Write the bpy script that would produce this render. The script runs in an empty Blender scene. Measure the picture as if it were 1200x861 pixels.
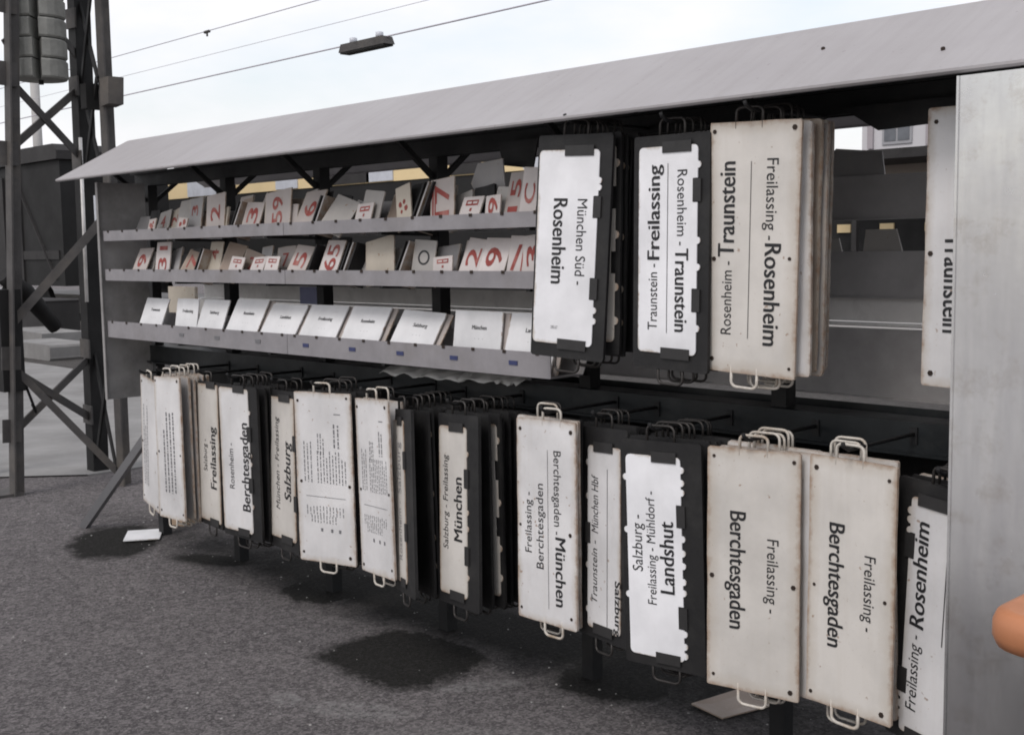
import bpy, bmesh, math, random
from mathutils import Vector, Matrix
R = math.radians
rnd = random.Random(7)
scn = bpy.context.scene
COL = scn.collection

# ------------------------------------------------------------------ camera
cam_d = bpy.data.cameras.new('camera'); cam = bpy.data.objects.new('camera', cam_d); COL.objects.link(cam)
YAW, PITCH, ROLL = .8084, -.0997, -.0157
fw = Vector((-math.sin(YAW)*math.cos(PITCH), math.cos(YAW)*math.cos(PITCH), math.sin(PITCH)))
rt = Vector((math.cos(YAW), math.sin(YAW), 0)); up = rt.cross(fw)
r2 = rt*math.cos(ROLL)+up*math.sin(ROLL); u2 = up*math.cos(ROLL)-rt*math.sin(ROLL)
M = Matrix((r2, u2, -fw)).transposed().to_4x4(); M.translation = (6.437, -3.2961, 1.65)
cam.matrix_world = M
cam_d.lens = 42.0; cam_d.sensor_width = 36; cam_d.clip_start = .05; cam_d.clip_end = 3000
scn.camera = cam
scn.cycles.filter_width = 1.9
scn.render.resolution_x, scn.render.resolution_y = 1024, 734

# ------------------------------------------------------------------ sky and light
SUN_EL, SUN_AZ = 50, 170        # azimuth the light comes from, degrees clockwise from +Y
world = bpy.data.worlds.new('World'); scn.world = world; world.use_nodes = True
nt = world.node_tree; nt.nodes.clear()
def wn(t, **kw):
    n = nt.nodes.new(t)
    for k, v in kw.items(): setattr(n, k, v)
    return n
sky = wn('ShaderNodeTexSky', sky_type='NISHITA', sun_disc=False, sun_elevation=R(SUN_EL), sun_rotation=R(SUN_AZ), air_density=1.3, dust_density=3.0, ozone_density=1.5)
hsv = wn('ShaderNodeHueSaturation'); hsv.inputs['Saturation'].default_value = .95; hsv.inputs['Value'].default_value = 1.7
nt.links.new(sky.outputs[0], hsv.inputs['Color'])
tc = wn('ShaderNodeTexCoord'); mp = wn('ShaderNodeMapping'); mp.inputs['Scale'].default_value = (1, 1, 2.6)
nt.links.new(tc.outputs['Generated'], mp.inputs[0])
nz = wn('ShaderNodeTexNoise'); nz.inputs['Scale'].default_value = 2.1; nz.inputs['Detail'].default_value = 6; nz.inputs['Roughness'].default_value = .55
nt.links.new(mp.outputs[0], nz.inputs['Vector'])
cr = wn('ShaderNodeValToRGB'); cr.color_ramp.elements[0].position = .36; cr.color_ramp.elements[1].position = .56
cr.color_ramp.elements[0].color = (.50, .50, .50, 1); cr.color_ramp.elements[1].color = (.97, .97, .97, 1)
nt.links.new(nz.outputs[0], cr.inputs[0])
mx = wn('ShaderNodeMix', data_type='RGBA'); nt.links.new(cr.outputs[0], mx.inputs[0])
nt.links.new(hsv.outputs[0], mx.inputs[6]); mx.inputs[7].default_value = (8.6, 8.5, 8.75, 1)      # bright thin cloud
bg = wn('ShaderNodeBackground'); bg.inputs[1].default_value = .12
nt.links.new(mx.outputs[2], bg.inputs[0])
wo = wn('ShaderNodeOutputWorld'); nt.links.new(bg.outputs[0], wo.inputs[0])
sd = bpy.data.lights.new('sun', 'SUN'); sd.energy = 1.3; sd.angle = R(18); sd.color = (1, .955, .925)
so = bpy.data.objects.new('sun', sd); COL.objects.link(so)
az = R(SUN_AZ); dirn = Vector((math.sin(az)*math.cos(R(SUN_EL)), math.cos(az)*math.cos(R(SUN_EL)), math.sin(R(SUN_EL))))
so.rotation_euler = dirn.to_track_quat('Z', 'Y').to_euler()
scn.view_settings.view_transform = 'Standard'; scn.view_settings.look = 'None'
scn.view_settings.exposure = 0.0; scn.view_settings.gamma = 1.0; scn.view_settings.use_curve_mapping = False

# ------------------------------------------------------------------ materials
class NT:
    def __init__(s, name):
        s.m = bpy.data.materials.new(name); s.m.use_nodes = True; s.t = s.m.node_tree
        s.b = s.t.nodes['Principled BSDF']
    def n(s, t, **kw):
        n = s.t.nodes.new(t)
        for k, v in kw.items(): setattr(n, k, v)
        return n
    def l(s, a, b): s.t.links.new(a, b)
    def noise(s, vec, scale, detail=4, rough=.6, lo=.4, hi=.6):
        n = s.n('ShaderNodeTexNoise'); n.inputs['Scale'].default_value = scale; n.inputs['Detail'].default_value = detail; n.inputs['Roughness'].default_value = rough
        if vec is not None: s.l(vec, n.inputs['Vector'])
        r = s.n('ShaderNodeMapRange'); r.inputs[1].default_value = lo; r.inputs[2].default_value = hi; s.l(n.outputs[0], r.inputs[0])
        return r.outputs[0]
    def mix(s, f, a, b):
        m = s.n('ShaderNodeMix', data_type='RGBA')
        for sock, v in ((0, f), (6, a), (7, b)):
            if hasattr(v, 'is_output'): s.l(v, m.inputs[sock])
            elif sock == 0: m.inputs[0].default_value = v
            else: m.inputs[sock].default_value = (*v, 1)
        return m.outputs[2]
    def math(s, op, a, b=0., c=0.):
        m = s.n('ShaderNodeMath', operation=op)
        for i, v in enumerate((a, b, c)):
            if hasattr(v, 'is_output'): s.l(v, m.inputs[i])
            else: m.inputs[i].default_value = v
        return m.outputs[0]
    def col(s, c):
        if hasattr(c, 'is_output'): s.l(c, s.b.inputs['Base Color'])
        else: s.b.inputs['Base Color'].default_value = (*c, 1)
    def set(s, rough=.6, metal=0., spec=.4):
        for k, v in (('Roughness', rough), ('Metallic', metal), ('Specular IOR Level', spec)):
            if hasattr(v, 'is_output'): s.l(v, s.b.inputs[k])
            else: s.b.inputs[k].default_value = v
    def bump(s, h, dist=.002, strength=.5):
        b = s.n('ShaderNodeBump'); b.inputs['Distance'].default_value = dist; b.inputs['Strength'].default_value = strength
        s.l(h, b.inputs['Height']); s.l(b.outputs[0], s.b.inputs['Normal'])

def objvec(s, rand=True):
    tc = s.n('ShaderNodeTexCoord')
    if not rand: return tc.outputs['Object']
    oi = s.n('ShaderNodeObjectInfo'); v = s.n('ShaderNodeVectorMath', operation='ADD')
    sc = s.n('ShaderNodeMath', operation='MULTIPLY'); sc.inputs[1].default_value = 37.; s.l(oi.outputs['Random'], sc.inputs[0])
    s.l(tc.outputs['Object'], v.inputs[0]); s.l(sc.outputs[0], v.inputs[1]); return v.outputs[0]

def mat_plain(name, c, rough=.6, metal=0., var=.25, scale=9., bump=0., grime=None):
    s = NT(name); v = objvec(s)
    f = s.noise(v, scale, 6, .65, .3, .7)
    c2 = tuple(x*(1-var) for x in c)
    base = s.mix(f, c2, c)
    if grime:
        g = s.noise(v, scale*.35, 8, .7, .5, .75)
        base = s.mix(g, base, grime)
    s.col(base); s.set(s.math('MULTIPLY_ADD', f, -.15, rough+.1), metal)
    if bump: s.bump(s.noise(v, scale*8, 4, .6, .2, .8), bump)
    return s.m

def mat_enamel(name, c, edge=(.22, .12, .06), dirt=(.42, .37, .31), amount=1., spots=True):
    """Painted sign face, dirt and rust gathering at its rim (from Generated coordinates of the plate itself)."""
    s = NT(name); v = objvec(s)
    tc = s.n('ShaderNodeTexCoord'); sp = s.n('ShaderNodeSeparateXYZ'); s.l(tc.outputs['Generated'], sp.inputs[0])
    du = s.math('MULTIPLY', s.math('MINIMUM', sp.outputs[0], s.math('SUBTRACT', 1., sp.outputs[0])), .31)
    dv = s.math('MULTIPLY', s.math('MINIMUM', sp.outputs[2], s.math('SUBTRACT', 1., sp.outputs[2])), .74)
    d = s.math('MINIMUM', du, dv)
    n1 = s.noise(v, 11, 8, .72, .0, 1.)
    rim = s.n('ShaderNodeMapRange'); rim.inputs[1].default_value = .034*amount; rim.inputs[2].default_value = 0.0
    s.l(s.math('ADD', d, s.math('MULTIPLY_ADD', n1, .06, -.026)), rim.inputs[0])
    broad = s.noise(v, 3.2, 6, .6, .38, .72)
    c2 = tuple(x*.74 for x in c)
    base = s.mix(broad, c, c2)
    streak = s.n('ShaderNodeMapping'); streak.inputs['Scale'].default_value = (30, 30, 2.2); s.l(v, streak.inputs[0])
    base = s.mix(s.math('MULTIPLY', s.noise(streak.outputs[0], 1.5, 5, .6, .52, .8), .16 if spots else .04), base, dirt)
    base = s.mix(s.math('MULTIPLY', rim.outputs[0], .75), base, dirt)
    rim2 = s.n('ShaderNodeMapRange'); rim2.inputs[1].default_value = .012*amount; rim2.inputs[2].default_value = -.004
    s.l(s.math('ADD', d, s.math('MULTIPLY_ADD', s.noise(v, 26, 6, .7, 0, 1), .05, -.022)), rim2.inputs[0])
    base = s.mix(s.math('MULTIPLY', rim2.outputs[0], .8), base, edge)
    if spots:
        base = s.mix(s.math('MULTIPLY', s.noise(v, 42, 3, .5, .70, .74), .7), base, edge)
        base = s.mix(s.math('MULTIPLY', s.noise(v, 130, 2, .5, .68, .76), .35), base, dirt)
    s.col(base); s.set(s.math('MULTIPLY_ADD', n1, .25, .38), 0, .4)
    s.bump(n1, .0012, .35)
    return s.m

WHITE = mat_enamel('worn white enamel', (.665, .655, .655))
CREAM = mat_enamel('yellowed white enamel', (.60, .572, .535), amount=1.5)
CLEAN = mat_enamel('clean white insert', (.80, .80, .82), amount=.35, spots=False)
GREYB = mat_enamel('grey board', (.33, .32, .32), amount=.8)
BROWNB = mat_enamel('brown board', (.30, .235, .19), amount=.8)
DULL = mat_enamel('dull grey card', (.40, .38, .36), amount=.25)
CARDW = mat_enamel('white card', (.72, .72, .73), amount=.12, spots=False)
CARDD = mat_enamel('soiled card', (.43, .385, .365), amount=.6)
CARDP = mat_enamel('greyed card', (.56, .515, .50), amount=.4)
BEIGE = mat_enamel('beige card', (.47, .42, .35), amount=.4)
BLACKB = mat_plain('black lacquered frame', (.011, .0105, .011), .6, 0, .35, 14, .0006, grime=(.026, .025, .024))
CLIPM = mat_plain('dark clip', (.028, .027, .027), .5, 0, .3, 20)
WIREW = mat_plain('white wire handle', (.62, .58, .52), .5, 0, .35, 25, grime=(.25, .17, .1))
WIREB = mat_plain('dark wire handle', (.06, .055, .052), .4, .6, .4, 25)
INK = mat_plain('black lettering', (.018, .018, .02), .5, 0, .3, 30)
INKG = mat_plain('grey lettering', (.17, .17, .18), .6, 0, .3, 30)
INKP = mat_plain('faded lettering', (.27, .265, .27), .6, 0, .3, 30)
RED = mat_plain('red lettering', (.30, .055, .045), .6, 0, .35, 22, grime=(.40, .22, .19))
RIVET = mat_plain('rusty rivet', (.035, .022, .016), .7, .2, .4, 60)
STEEL = mat_plain('dark painted steel', (.010, .010, .011), .6, .0, .4, 7, .0008, grime=(.022, .020, .018))
RAILM = mat_plain('blue black rail', (.013, .016, .018), .45, .1, .5, 6, .001, grime=(.04, .039, .037))
SHELFM = mat_plain('grey shelf steel', (.28, .268, .28), .5, .15, .25, 6, .0006, grime=(.19, .175, .17))
BARL = mat_plain('pale painted bar', (.80, .78, .76), .5, 0, .2, 6, grime=(.36, .34, .32))
SHELFB = mat_plain('weathered back board', (.46, .445, .445), .6, .05, .3, 5, .0008, grime=(.30, .285, .28))
def mat_roof():
    s = NT('grey roof sheet'); v = objvec(s, False)
    mp = s.n('ShaderNodeMapping'); mp.inputs['Scale'].default_value = (14, 1.1, 1.1); s.l(v, mp.inputs[0])
    st = s.noise(mp.outputs[0], 1.6, 7, .65, .45, .8); br = s.noise(v, 1.4, 6, .6, .3, .7); sp_ = s.noise(v, 60, 3, .5, .69, .76)
    base = s.mix(br, (.345, .330, .335), (.30, .285, .29))
    base = s.mix(s.math('MULTIPLY', st, .4), base, (.235, .22, .215))
    base = s.mix(s.math('MULTIPLY', sp_, .5), base, (.12, .10, .09))
    s.col(base); s.set(s.math('MULTIPLY_ADD', br, .15, .5), .05); s.bump(s.noise(v, 2.4, 3, .5, 0, 1), .02, .3)
    return s.m
ROOFM = mat_roof()
PANELE = mat_plain('end sheet', (.34, .33, .325), .5, .15, .3, 4, .0006, grime=(.12, .115, .11))
MASTM = mat_plain('mast steel', (.085, .080, .078), .7, .1, .4, 5, .001, grime=(.13, .115, .10))
MASTD = mat_plain('dark mast steel', (.011, .0105, .0105), .7, .1, .4, 5, .001)
WEIGHT = mat_plain('weight concrete', (.27, .27, .25), .85, 0, .35, 9, .003)
BLUETAG = mat_plain('blue tag', (.035, .045, .13), .5, 0, .3, 60)
LILAC = mat_plain('lilac card', (.33, .35, .55), .6, 0, .2, 9)
PAPER = mat_plain('white paper', (.72, .71, .69), .8, 0, .18, 6)
BRICK = mat_plain('sandy brick', (.42, .31, .22), .85, 0, .35, 18, .003)
ORANGE = mat_plain('orange plastic', (.44, .18, .085), .5, 0, .22, 5, .0005)
WIREL = mat_plain('oxidised wire', (.50, .48, .53), .6, .1, .2, 3)
LEGM = mat_plain('grey tube', (.25, .25, .26), .4, .7, .2, 9)

def mat_panel():
    s = NT('galvanised sheet'); v = objvec(s, False)
    mp = s.n('ShaderNodeMapping'); mp.inputs['Scale'].default_value = (9, 9, .9); s.l(v, mp.inputs[0])
    st = s.noise(mp.outputs[0], 2.2, 7, .6, .3, .7)
    bl = s.noise(v, 2.4, 6, .65, .35, .7)
    fine = s.noise(v, 70, 4, .6, .3, .7)
    base = s.mix(st, (.60, .60, .61), (.74, .74, .735))
    base = s.mix(s.math('MULTIPLY', bl, .55), base, (.44, .43, .44))
    base = s.mix(s.math('MULTIPLY', s.noise(v, 11, 7, .75, .52, .70), .45), base, (.40, .36, .32))
    s.col(base)
    s.set(s.math('MULTIPLY_ADD', fine, .03, s.math('MULTIPLY_ADD', bl, .12, .17)), .9)
    s.bump(s.math('ADD', s.noise(v, 1.3, 3, .5, 0, 1), s.math('MULTIPLY', s.noise(v, 9, 4, .6, 0, 1), .06)), .02, .3)
    return s.m
GALV = mat_panel()

def mat_ground():
    s = NT('asphalt'); v = objvec(s, False)
    n1 = s.noise(v, 60, 6, .85, .40, .60); n2 = s.noise(v, 1.7, 8, .7, .42, .60); n3 = s.noise(v, 9, 6, .7, .3, .7)
    base = s.mix(n1, (.062, .058, .060), (.20, .187, .19))
    base = s.mix(s.math('MULTIPLY', n2, .65), base, (.205, .19, .188))
    base = s.mix(s.math('MULTIPLY', n3, .50), base, (.078, .073, .075))
    for sc_, f_ in ((120, .50), (48, .22)):               # aggregate grains
        vg = s.n('ShaderNodeTexVoronoi'); vg.inputs['Scale'].default_value = sc_; s.l(v, vg.inputs['Vector'])
        sg = s.n('ShaderNodeSeparateColor'); s.l(vg.outputs['Color'], sg.inputs[0])
        base = s.mix(f_, base, s.mix(s.math('POWER', sg.outputs[1], 1.6), (.045, .042, .044), (.36, .332, .332)))
    vo = s.n('ShaderNodeTexVoronoi'); vo.inputs['Scale'].default_value = 62; s.l(v, vo.inputs['Vector'])
    m = s.n('ShaderNodeMapRange'); m.inputs[1].default_value = .16; m.inputs[2].default_value = .10; s.l(vo.outputs['Distance'], m.inputs[0])
    sep = s.n('ShaderNodeSeparateColor'); s.l(vo.outputs['Color'], sep.inputs[0])
    pick = s.n('ShaderNodeMapRange'); pick.inputs[1].default_value = .90; pick.inputs[2].default_value = .94; s.l(sep.outputs[0], pick.inputs[0])
    base = s.mix(s.math('MULTIPLY', s.math('MULTIPLY', m.outputs[0], pick.outputs[0]), .8), base, (.36, .35, .345))
    # stains lying on the asphalt (oil and washed-out patches), plus dark areas added for the light
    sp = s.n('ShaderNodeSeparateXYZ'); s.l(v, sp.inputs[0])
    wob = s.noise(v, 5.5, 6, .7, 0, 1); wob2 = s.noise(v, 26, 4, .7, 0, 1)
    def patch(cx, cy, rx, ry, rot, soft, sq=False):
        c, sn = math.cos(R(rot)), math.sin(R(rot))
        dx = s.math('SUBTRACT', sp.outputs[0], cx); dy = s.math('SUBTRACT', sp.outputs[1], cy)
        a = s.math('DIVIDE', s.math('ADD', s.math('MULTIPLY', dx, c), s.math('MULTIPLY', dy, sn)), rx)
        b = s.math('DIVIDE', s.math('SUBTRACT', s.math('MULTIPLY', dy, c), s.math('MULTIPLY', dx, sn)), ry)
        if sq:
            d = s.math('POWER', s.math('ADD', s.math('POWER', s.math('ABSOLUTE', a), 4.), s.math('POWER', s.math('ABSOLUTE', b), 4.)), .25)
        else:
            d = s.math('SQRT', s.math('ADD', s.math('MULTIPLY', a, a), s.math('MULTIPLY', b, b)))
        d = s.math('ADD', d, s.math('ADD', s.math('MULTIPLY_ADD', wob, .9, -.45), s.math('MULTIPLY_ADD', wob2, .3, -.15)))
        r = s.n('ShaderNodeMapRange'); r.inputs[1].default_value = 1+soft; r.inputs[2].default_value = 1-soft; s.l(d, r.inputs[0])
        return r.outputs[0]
    wet_and_shade = None
    for a in ((2.70, -.36, .33, .28, 4, .14, True), (3.50, .05, .25, .22, 12, .16, True), (1.66, .0, .22, .22, 10, .12, True), (-.05, -.28, .42, .26, -30, .15), (.75, -.1, .3, .12, 20, .35), (2.4, .16, 2.6, .30, 2, .45), (6.3, -1.75, 1.7, 1.05, 15, .15)):  # damp band deepened to cut bounce; last patch added to darken the sheet's reflection
        p = patch(*a); wet_and_shade = p if wet_and_shade is None else s.math('MAXIMUM', wet_and_shade, p)
    base = s.mix(s.math('MULTIPLY', wet_and_shade, s.math('MULTIPLY_ADD', n1, -.10, .97)), base, (.014, .014, .0125))
    for a in ((3.02, -.84, .20, .075, 30, .15), (3.17, -.36, .16, .05, 60, .15), (2.75, -.95, .08, .05, 0, .3), (3.55, -.75, .35, .12, 40, .5)):
        base = s.mix(s.math('MULTIPLY', s.math('MULTIPLY', patch(*a), s.noise(v, 34, 5, .75, .42, .62)), .6), base, (.32, .315, .31))
    s.col(base)
    s.set(.9, 0, .08)
    s.bump(s.math('ADD', n1, s.math('MULTIPLY', n3, .5)), .006, .7)
    return s.m
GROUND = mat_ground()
PAVE = mat_plain('light concrete', (.42, .41, .40), .9, 0, .2, .8, .002, grime=(.30, .285, .275))
PAVG = mat_plain('grey yard concrete', (.25, .245, .24), .9, 0, .35, 1.6, .003, grime=(.15, .143, .138))
BED = mat_plain('track ballast', (.07, .064, .06), .95, 0, .5, 12, .02)
DARKW = mat_plain('dark wagon paint', (.009, .0085, .0085), .7, 0, .4, 1.2)
GREYW = mat_plain('grey wagon paint', (.030, .028, .028), .7, 0, .4, 1.2)
YELL = mat_plain('cream yellow paint', (.74, .58, .33), .5, 0, .12, .6)
PALEW = mat_plain('pale window', (.55, .57, .62), .2, 0, .2, 3)
FACADE = mat_plain('pale render', (.56, .55, .57), .9, 0, .1, .5)
FRAME = mat_plain('window frame', (.33, .33, .35), .6, 0, .1, 2)
GLASS = mat_plain('window glass', (.14, .15, .17), .12, 0, .3, 2)

# ------------------------------------------------------------------ mesh helpers
class MB:
    def __init__(s): s.v = []; s.f = []; s.sm = []
    def add(s, vs, fs, smooth=False, mw=None):
        o = len(s.v); s.v += [tuple(mw @ Vector(p)) if mw else tuple(p) for p in vs]
        s.f += [tuple(i+o for i in f) for f in fs]; s.sm += [smooth]*len(fs); return s
    def box(s, lo, hi, mw=None):
        (a, b, c), (d, e, f) = lo, hi
        vs = [(a,b,c),(d,b,c),(d,e,c),(a,e,c),(a,b,f),(d,b,f),(d,e,f),(a,e,f)]
        return s.add(vs, [(3,2,1,0),(4,5,6,7),(0,1,5,4),(1,2,6,5),(2,3,7,6),(3,0,4,7)], False, mw)
    def bar(s, p0, p1, w, h, upv=(0,0,1)):
        p0, p1 = Vector(p0), Vector(p1); d = (p1-p0).normalized(); u = Vector(upv)
        if abs(d.dot(u)) > .95: u = Vector((0,1,0))
        r = d.cross(u).normalized(); u = r.cross(d)
        vs = []
        for p in (p0, p1):
            for a, b in ((-1,-1),(1,-1),(1,1),(-1,1)): vs.append(p+r*a*w/2+u*b*h/2)
        return s.add(vs, [(3,2,1,0),(4,5,6,7),(0,1,5,4),(1,2,6,5),(2,3,7,6),(3,0,4,7)])
    def angle(s, p0, p1, w, t, r, u):
        """L-section from p0 to p1 with flanges along r and u."""
        r, u = Vector(r).normalized(), Vector(u).normalized()
        prof = [(0,0),(w,0),(w,t),(t,t),(t,w),(0,w)]; vs = []
        for p in (Vector(p0), Vector(p1)): vs += [p+r*a+u*b for a, b in prof]
        return s.add(vs, [(0,1,2,3,4,5),(11,10,9,8,7,6)]+[(i,i+6,(i+1)%6+6,(i+1)%6) for i in range(6)])
    def tube(s, pts, r, n=8, cap=True, mw=None):
        pts = [Vector(p) for p in pts]; vs = []; fs = []; prev = None
        for i, p in enumerate(pts):
            d = (pts[min(i+1, len(pts)-1)]-pts[max(i-1, 0)]).normalized()
            if prev is None:
                a = Vector((0,0,1)) if abs(d.z) < .9 else Vector((1,0,0)); x = d.cross(a).normalized()
            else: x = (prev-d*prev.dot(d)).normalized()
            prev = x; y = d.cross(x); rr = r[i] if isinstance(r, (list, tuple)) else r
            vs += [p+(x*math.cos(2*math.pi*k/n)+y*math.sin(2*math.pi*k/n))*rr for k in range(n)]
        for i in range(len(pts)-1):
            for k in range(n): fs.append((i*n+k, i*n+(k+1)%n, (i+1)*n+(k+1)%n, (i+1)*n+k))
        s.add(vs, fs, True, mw)
        if cap:
            o = len(s.v)-len(vs); s.f += [tuple(o+k for k in reversed(range(n))), tuple(o+(len(pts)-1)*n+k for k in range(n))]; s.sm += [False]*2
        return s
    def prism(s, out, y0, y1, mw=None):
        """outline of (x, z) points, extruded from y0 (front) to y1."""
        n = len(out); vs = [(x, y0, z) for x, z in out]+[(x, y1, z) for x, z in out]
        return s.add(vs, [tuple(range(n)), tuple(range(2*n-1, n-1, -1))]+[(i, i+n, (i+1)%n+n, (i+1)%n) for i in range(n)], False, mw)
    def build(s, name, mat, parent=None, loc=None):
        me = bpy.data.meshes.new(name); me.from_pydata(s.v, [], s.f)
        me.polygons.foreach_set('use_smooth', s.sm)
        bm = bmesh.new(); bm.from_mesh(me); bmesh.ops.recalc_face_normals(bm, faces=bm.faces); bm.to_mesh(me); bm.free()
        for m in (mat if isinstance(mat, (list, tuple)) else [mat]): me.materials.append(m)
        o = bpy.data.objects.new(name, me); COL.objects.link(o)
        if parent: o.parent = parent
        if loc: o.location = loc
        return o
def tag(o, label=None, cat=None, group=None, kind=None):
    for k, v in (('label', label), ('category', cat), ('group', group), ('kind', kind)):
        if v: o[k] = v
    return o
def empty(name, loc=(0,0,0), label=None, cat=None, group=None):
    o = bpy.data.objects.new(name, None); COL.objects.link(o); o.location = loc; o.empty_display_size = .1
    return tag(o, label, cat, group)
def rounded(w, h, r, n=4, x0=0., z0=0.):
    out = []
    for cx, cz, a0 in ((w/2-r, -r, 90), (w/2-r, -h+r, 0), (-w/2+r, -h+r, -90), (-w/2+r, -r, -180)):
        for k in range(n+1):
            a = R(a0-90*k/n); out.append((x0+cx+r*math.cos(a), z0+cz+r*math.sin(a)))
    return out
def text_mesh(body, size, bold=0., shear=0.):
    cu = bpy.data.curves.new('lettering', 'FONT'); cu.body = body; cu.size = size; cu.offset = bold; cu.shear = shear
    cu.align_x = 'CENTER'; cu.align_y = 'CENTER'; cu.resolution_u = 3; cu.fill_mode = 'FRONT'
    o = bpy.data.objects.new('lettering', cu); COL.objects.link(o)
    dg = bpy.context.evaluated_depsgraph_get(); me = bpy.data.meshes.new_from_object(o.evaluated_get(dg))
    bpy.data.objects.remove(o); return me
class Letters:
    """Collects several lines of text and thin marks lying on a plate's face (local x, z; front = -y)."""
    def __init__(s): s.v = []; s.f = []
    def line(s, body, length, cap, cx, cz, rot, y, bold=0., shear=0.):
        """cap: cap height; rot: +90 reads upward, -90 downward, 0 level."""
        me = text_mesh(body, 1., 0., shear)
        xs = [v.co.x for v in me.vertices]; x0, x1 = min(xs), max(xs)
        sx = length/(x1-x0); sy = cap*1.2/.729; c, sn = math.cos(R(rot)), math.sin(R(rot)); o = len(s.v)
        ym = .364-.5+.13
        ys = [v.co.y for v in me.vertices]; 
        for v in me.vertices:
            a = (v.co.x-(x0+x1)/2)*sx; b = (v.co.y-ym)*sy
            s.v.append((cx+a*c-b*sn, y, cz+a*sn+b*c))
        nv = len(me.vertices); s.f += [tuple(i+o for i in p.vertices) for p in me.polygons]
        if bold > .008:                                     # heavier stroke: the same outline once more, a little along the line
            for k, d in enumerate((-.014, .014, -.026)):
                o2 = len(s.v); s.v += [(x+d*sx*c, yy-.00015*(k+1), z_+d*sx*sn) for x, yy, z_ in s.v[o:o+nv]]
                s.f += [tuple(i+o2 for i in p.vertices) for p in me.polygons]
        bpy.data.meshes.remove(me)
    def rect(s, x0, z0, x1, z1, y):
        o = len(s.v); s.v += [(x0,y,z0),(x1,y,z0),(x1,y,z1),(x0,y,z1)]; s.f.append((o,o+1,o+2,o+3))
    def build(s, name, mat, parent):
        me = bpy.data.meshes.new(name); me.from_pydata(s.v, [], s.f); me.materials.append(mat)
        o = bpy.data.objects.new(name, me); COL.objects.link(o); o.parent = parent; return o

# ------------------------------------------------------------------ ground
g = MB(); g.add([(-900,-900,0),(900,-900,0),(900,900,0),(-900,900,0)], [(0,1,2,3)])
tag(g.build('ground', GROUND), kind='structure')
pv = MB(); pv.box((-60, .5, -.3), (-2.15, 4.0, .012)); pv.box((-2.15, 1.1, -.3), (60, 4.0, .010)); pv.add([(-60,-6,.012),(-3.6,-1.2,.012),(-2.15,.5,.012),(-60,.5,.012)], [(0,1,2,3)])  # second box: strip added behind the rack to bounce light under the roof
tag(pv.build('pavement', PAVG), kind='structure')
bed = MB(); bed.box((-120, 4.0, -.05), (60, 10.9, .02)); tag(bed.build('track_bed', BED), kind='structure')
plf = MB(); plf.box((-120, 10.9, 0), (60, 12.9, .55)); tag(plf.build('platform', PAVE), kind='structure')
bed2 = MB(); bed2.box((-120, 12.9, -.05), (60, 16.5, .02)); tag(bed2.build('track_bed', BED), kind='structure')
bounce_slab = MB(); bounce_slab.box((-40, -40, -.2), (40, -3.05, .05)); tag(bounce_slab.build('platform', PAVE), kind='structure')  # unseen slab added behind the camera to brighten the sheet's reflection
ch = MB()
for i in range(620):
    x = rnd.uniform(-1.5, 4.6); y = rnd.uniform(-2.4, .6); q = rnd.choice((.002, .0028, .0036, .0048, .006))
    mw = Matrix.Translation((x, y, q*.4)) @ Matrix.Rotation(rnd.uniform(0,6), 4, 'Z') @ Matrix.Rotation(rnd.uniform(-.4,.4), 4, 'X')
    ch.add([(-q,-q*.7,-q*.4),(q*.8,-q,-q*.4),(q,q*.7,-q*.4),(-q*.6,q,-q*.4),(0,0,q*.5)], [(3,2,1,0),(0,1,4),(1,2,4),(2,3,4),(3,0,4)], False, mw)
tag(ch.build('gravel', mat_plain('pale grit', (.36,.35,.34), .9, 0, .4, 3)), 'pale grit crumbs scattered on the dark asphalt', 'gravel', kind='stuff')

# ------------------------------------------------------------------ the rack
S = .852
rack = empty('sign_rack', (0, 0, 0), 'long steel rack with grey pitched roof, three card shelves and hooks for sign plates', 'rack')
XL, XR = -.22, 6.3
def roof():
    m = MB(); t = .006; e, ze, zr = .456, 2.07, 2.31
    xs = [XL, XR]
    for i in range(1):
        a, b = xs[i], xs[i+1]; dz = 0
        prof = [(-e, ze-.007), (-e, ze), (-.02, zr-.006), (0, zr), (.02, zr-.006), (e+.02, ze-.012), (e+.02, ze-.019)]
        prof2 = [(y*(1-.004 if abs(y) > .3 else 1), z-t) for y, z in prof]
        n = len(prof); vs = []
        for x in (a, b): vs += [(x, y, z+dz) for y, z in prof]+[(x, y*.985, z-t+dz) for y, z in prof]
        k = 2*n; fs = []
        for j in range(n-1):
            fs += [(j, j+1, k+j+1, k+j), (n+j, k+n+j, k+n+j+1, n+j+1), (j, n+j, n+j+1, j+1), (k+j, k+j+1, k+n+j+1, k+n+j)]
        fs += [(0, k, k+n, n), (n-1, 2*n-1, k+2*n-1, k+n-1)]
        m.add(vs, fs)
    return m.build('roof', ROOFM, rack)
rf = roof()
for x, y in ((4.52, -.20), (4.95, -.33)):
    zr_ = 2.31-(.24/.456)*abs(y); MB().tube([(x, y, zr_-.01), (x, y-.004, zr_+.006), (x, y-.0045, zr_+.008)], [.006, .006, .003], 8).build('rivet', RIVET, rf)
for k in range(8):
    X = k*S if k < 7 else 6.25
    MB().box((X-.028, -.028, 0), (X+.028, .028, 2.10)).build('post', STEEL, rack)
    MB().bar((X, -.030, 1.95), (X, -.285, 2.155), .020, .022).build('strut', STEEL, rack)
    MB().bar((X, .030, 1.95), (X, .285, 2.155), .020, .022).build('strut', STEEL, rack)
m = MB(); m.box((-.12, -.032, 2.035), (XR, -.022, 2.11)); m.box((-.12, -.060, 2.102), (XR, -.034, 2.110)); m.box((-.12, .022, 2.035), (XR, .032, 2.11)); m.build('beam', STEEL, rack)
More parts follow.
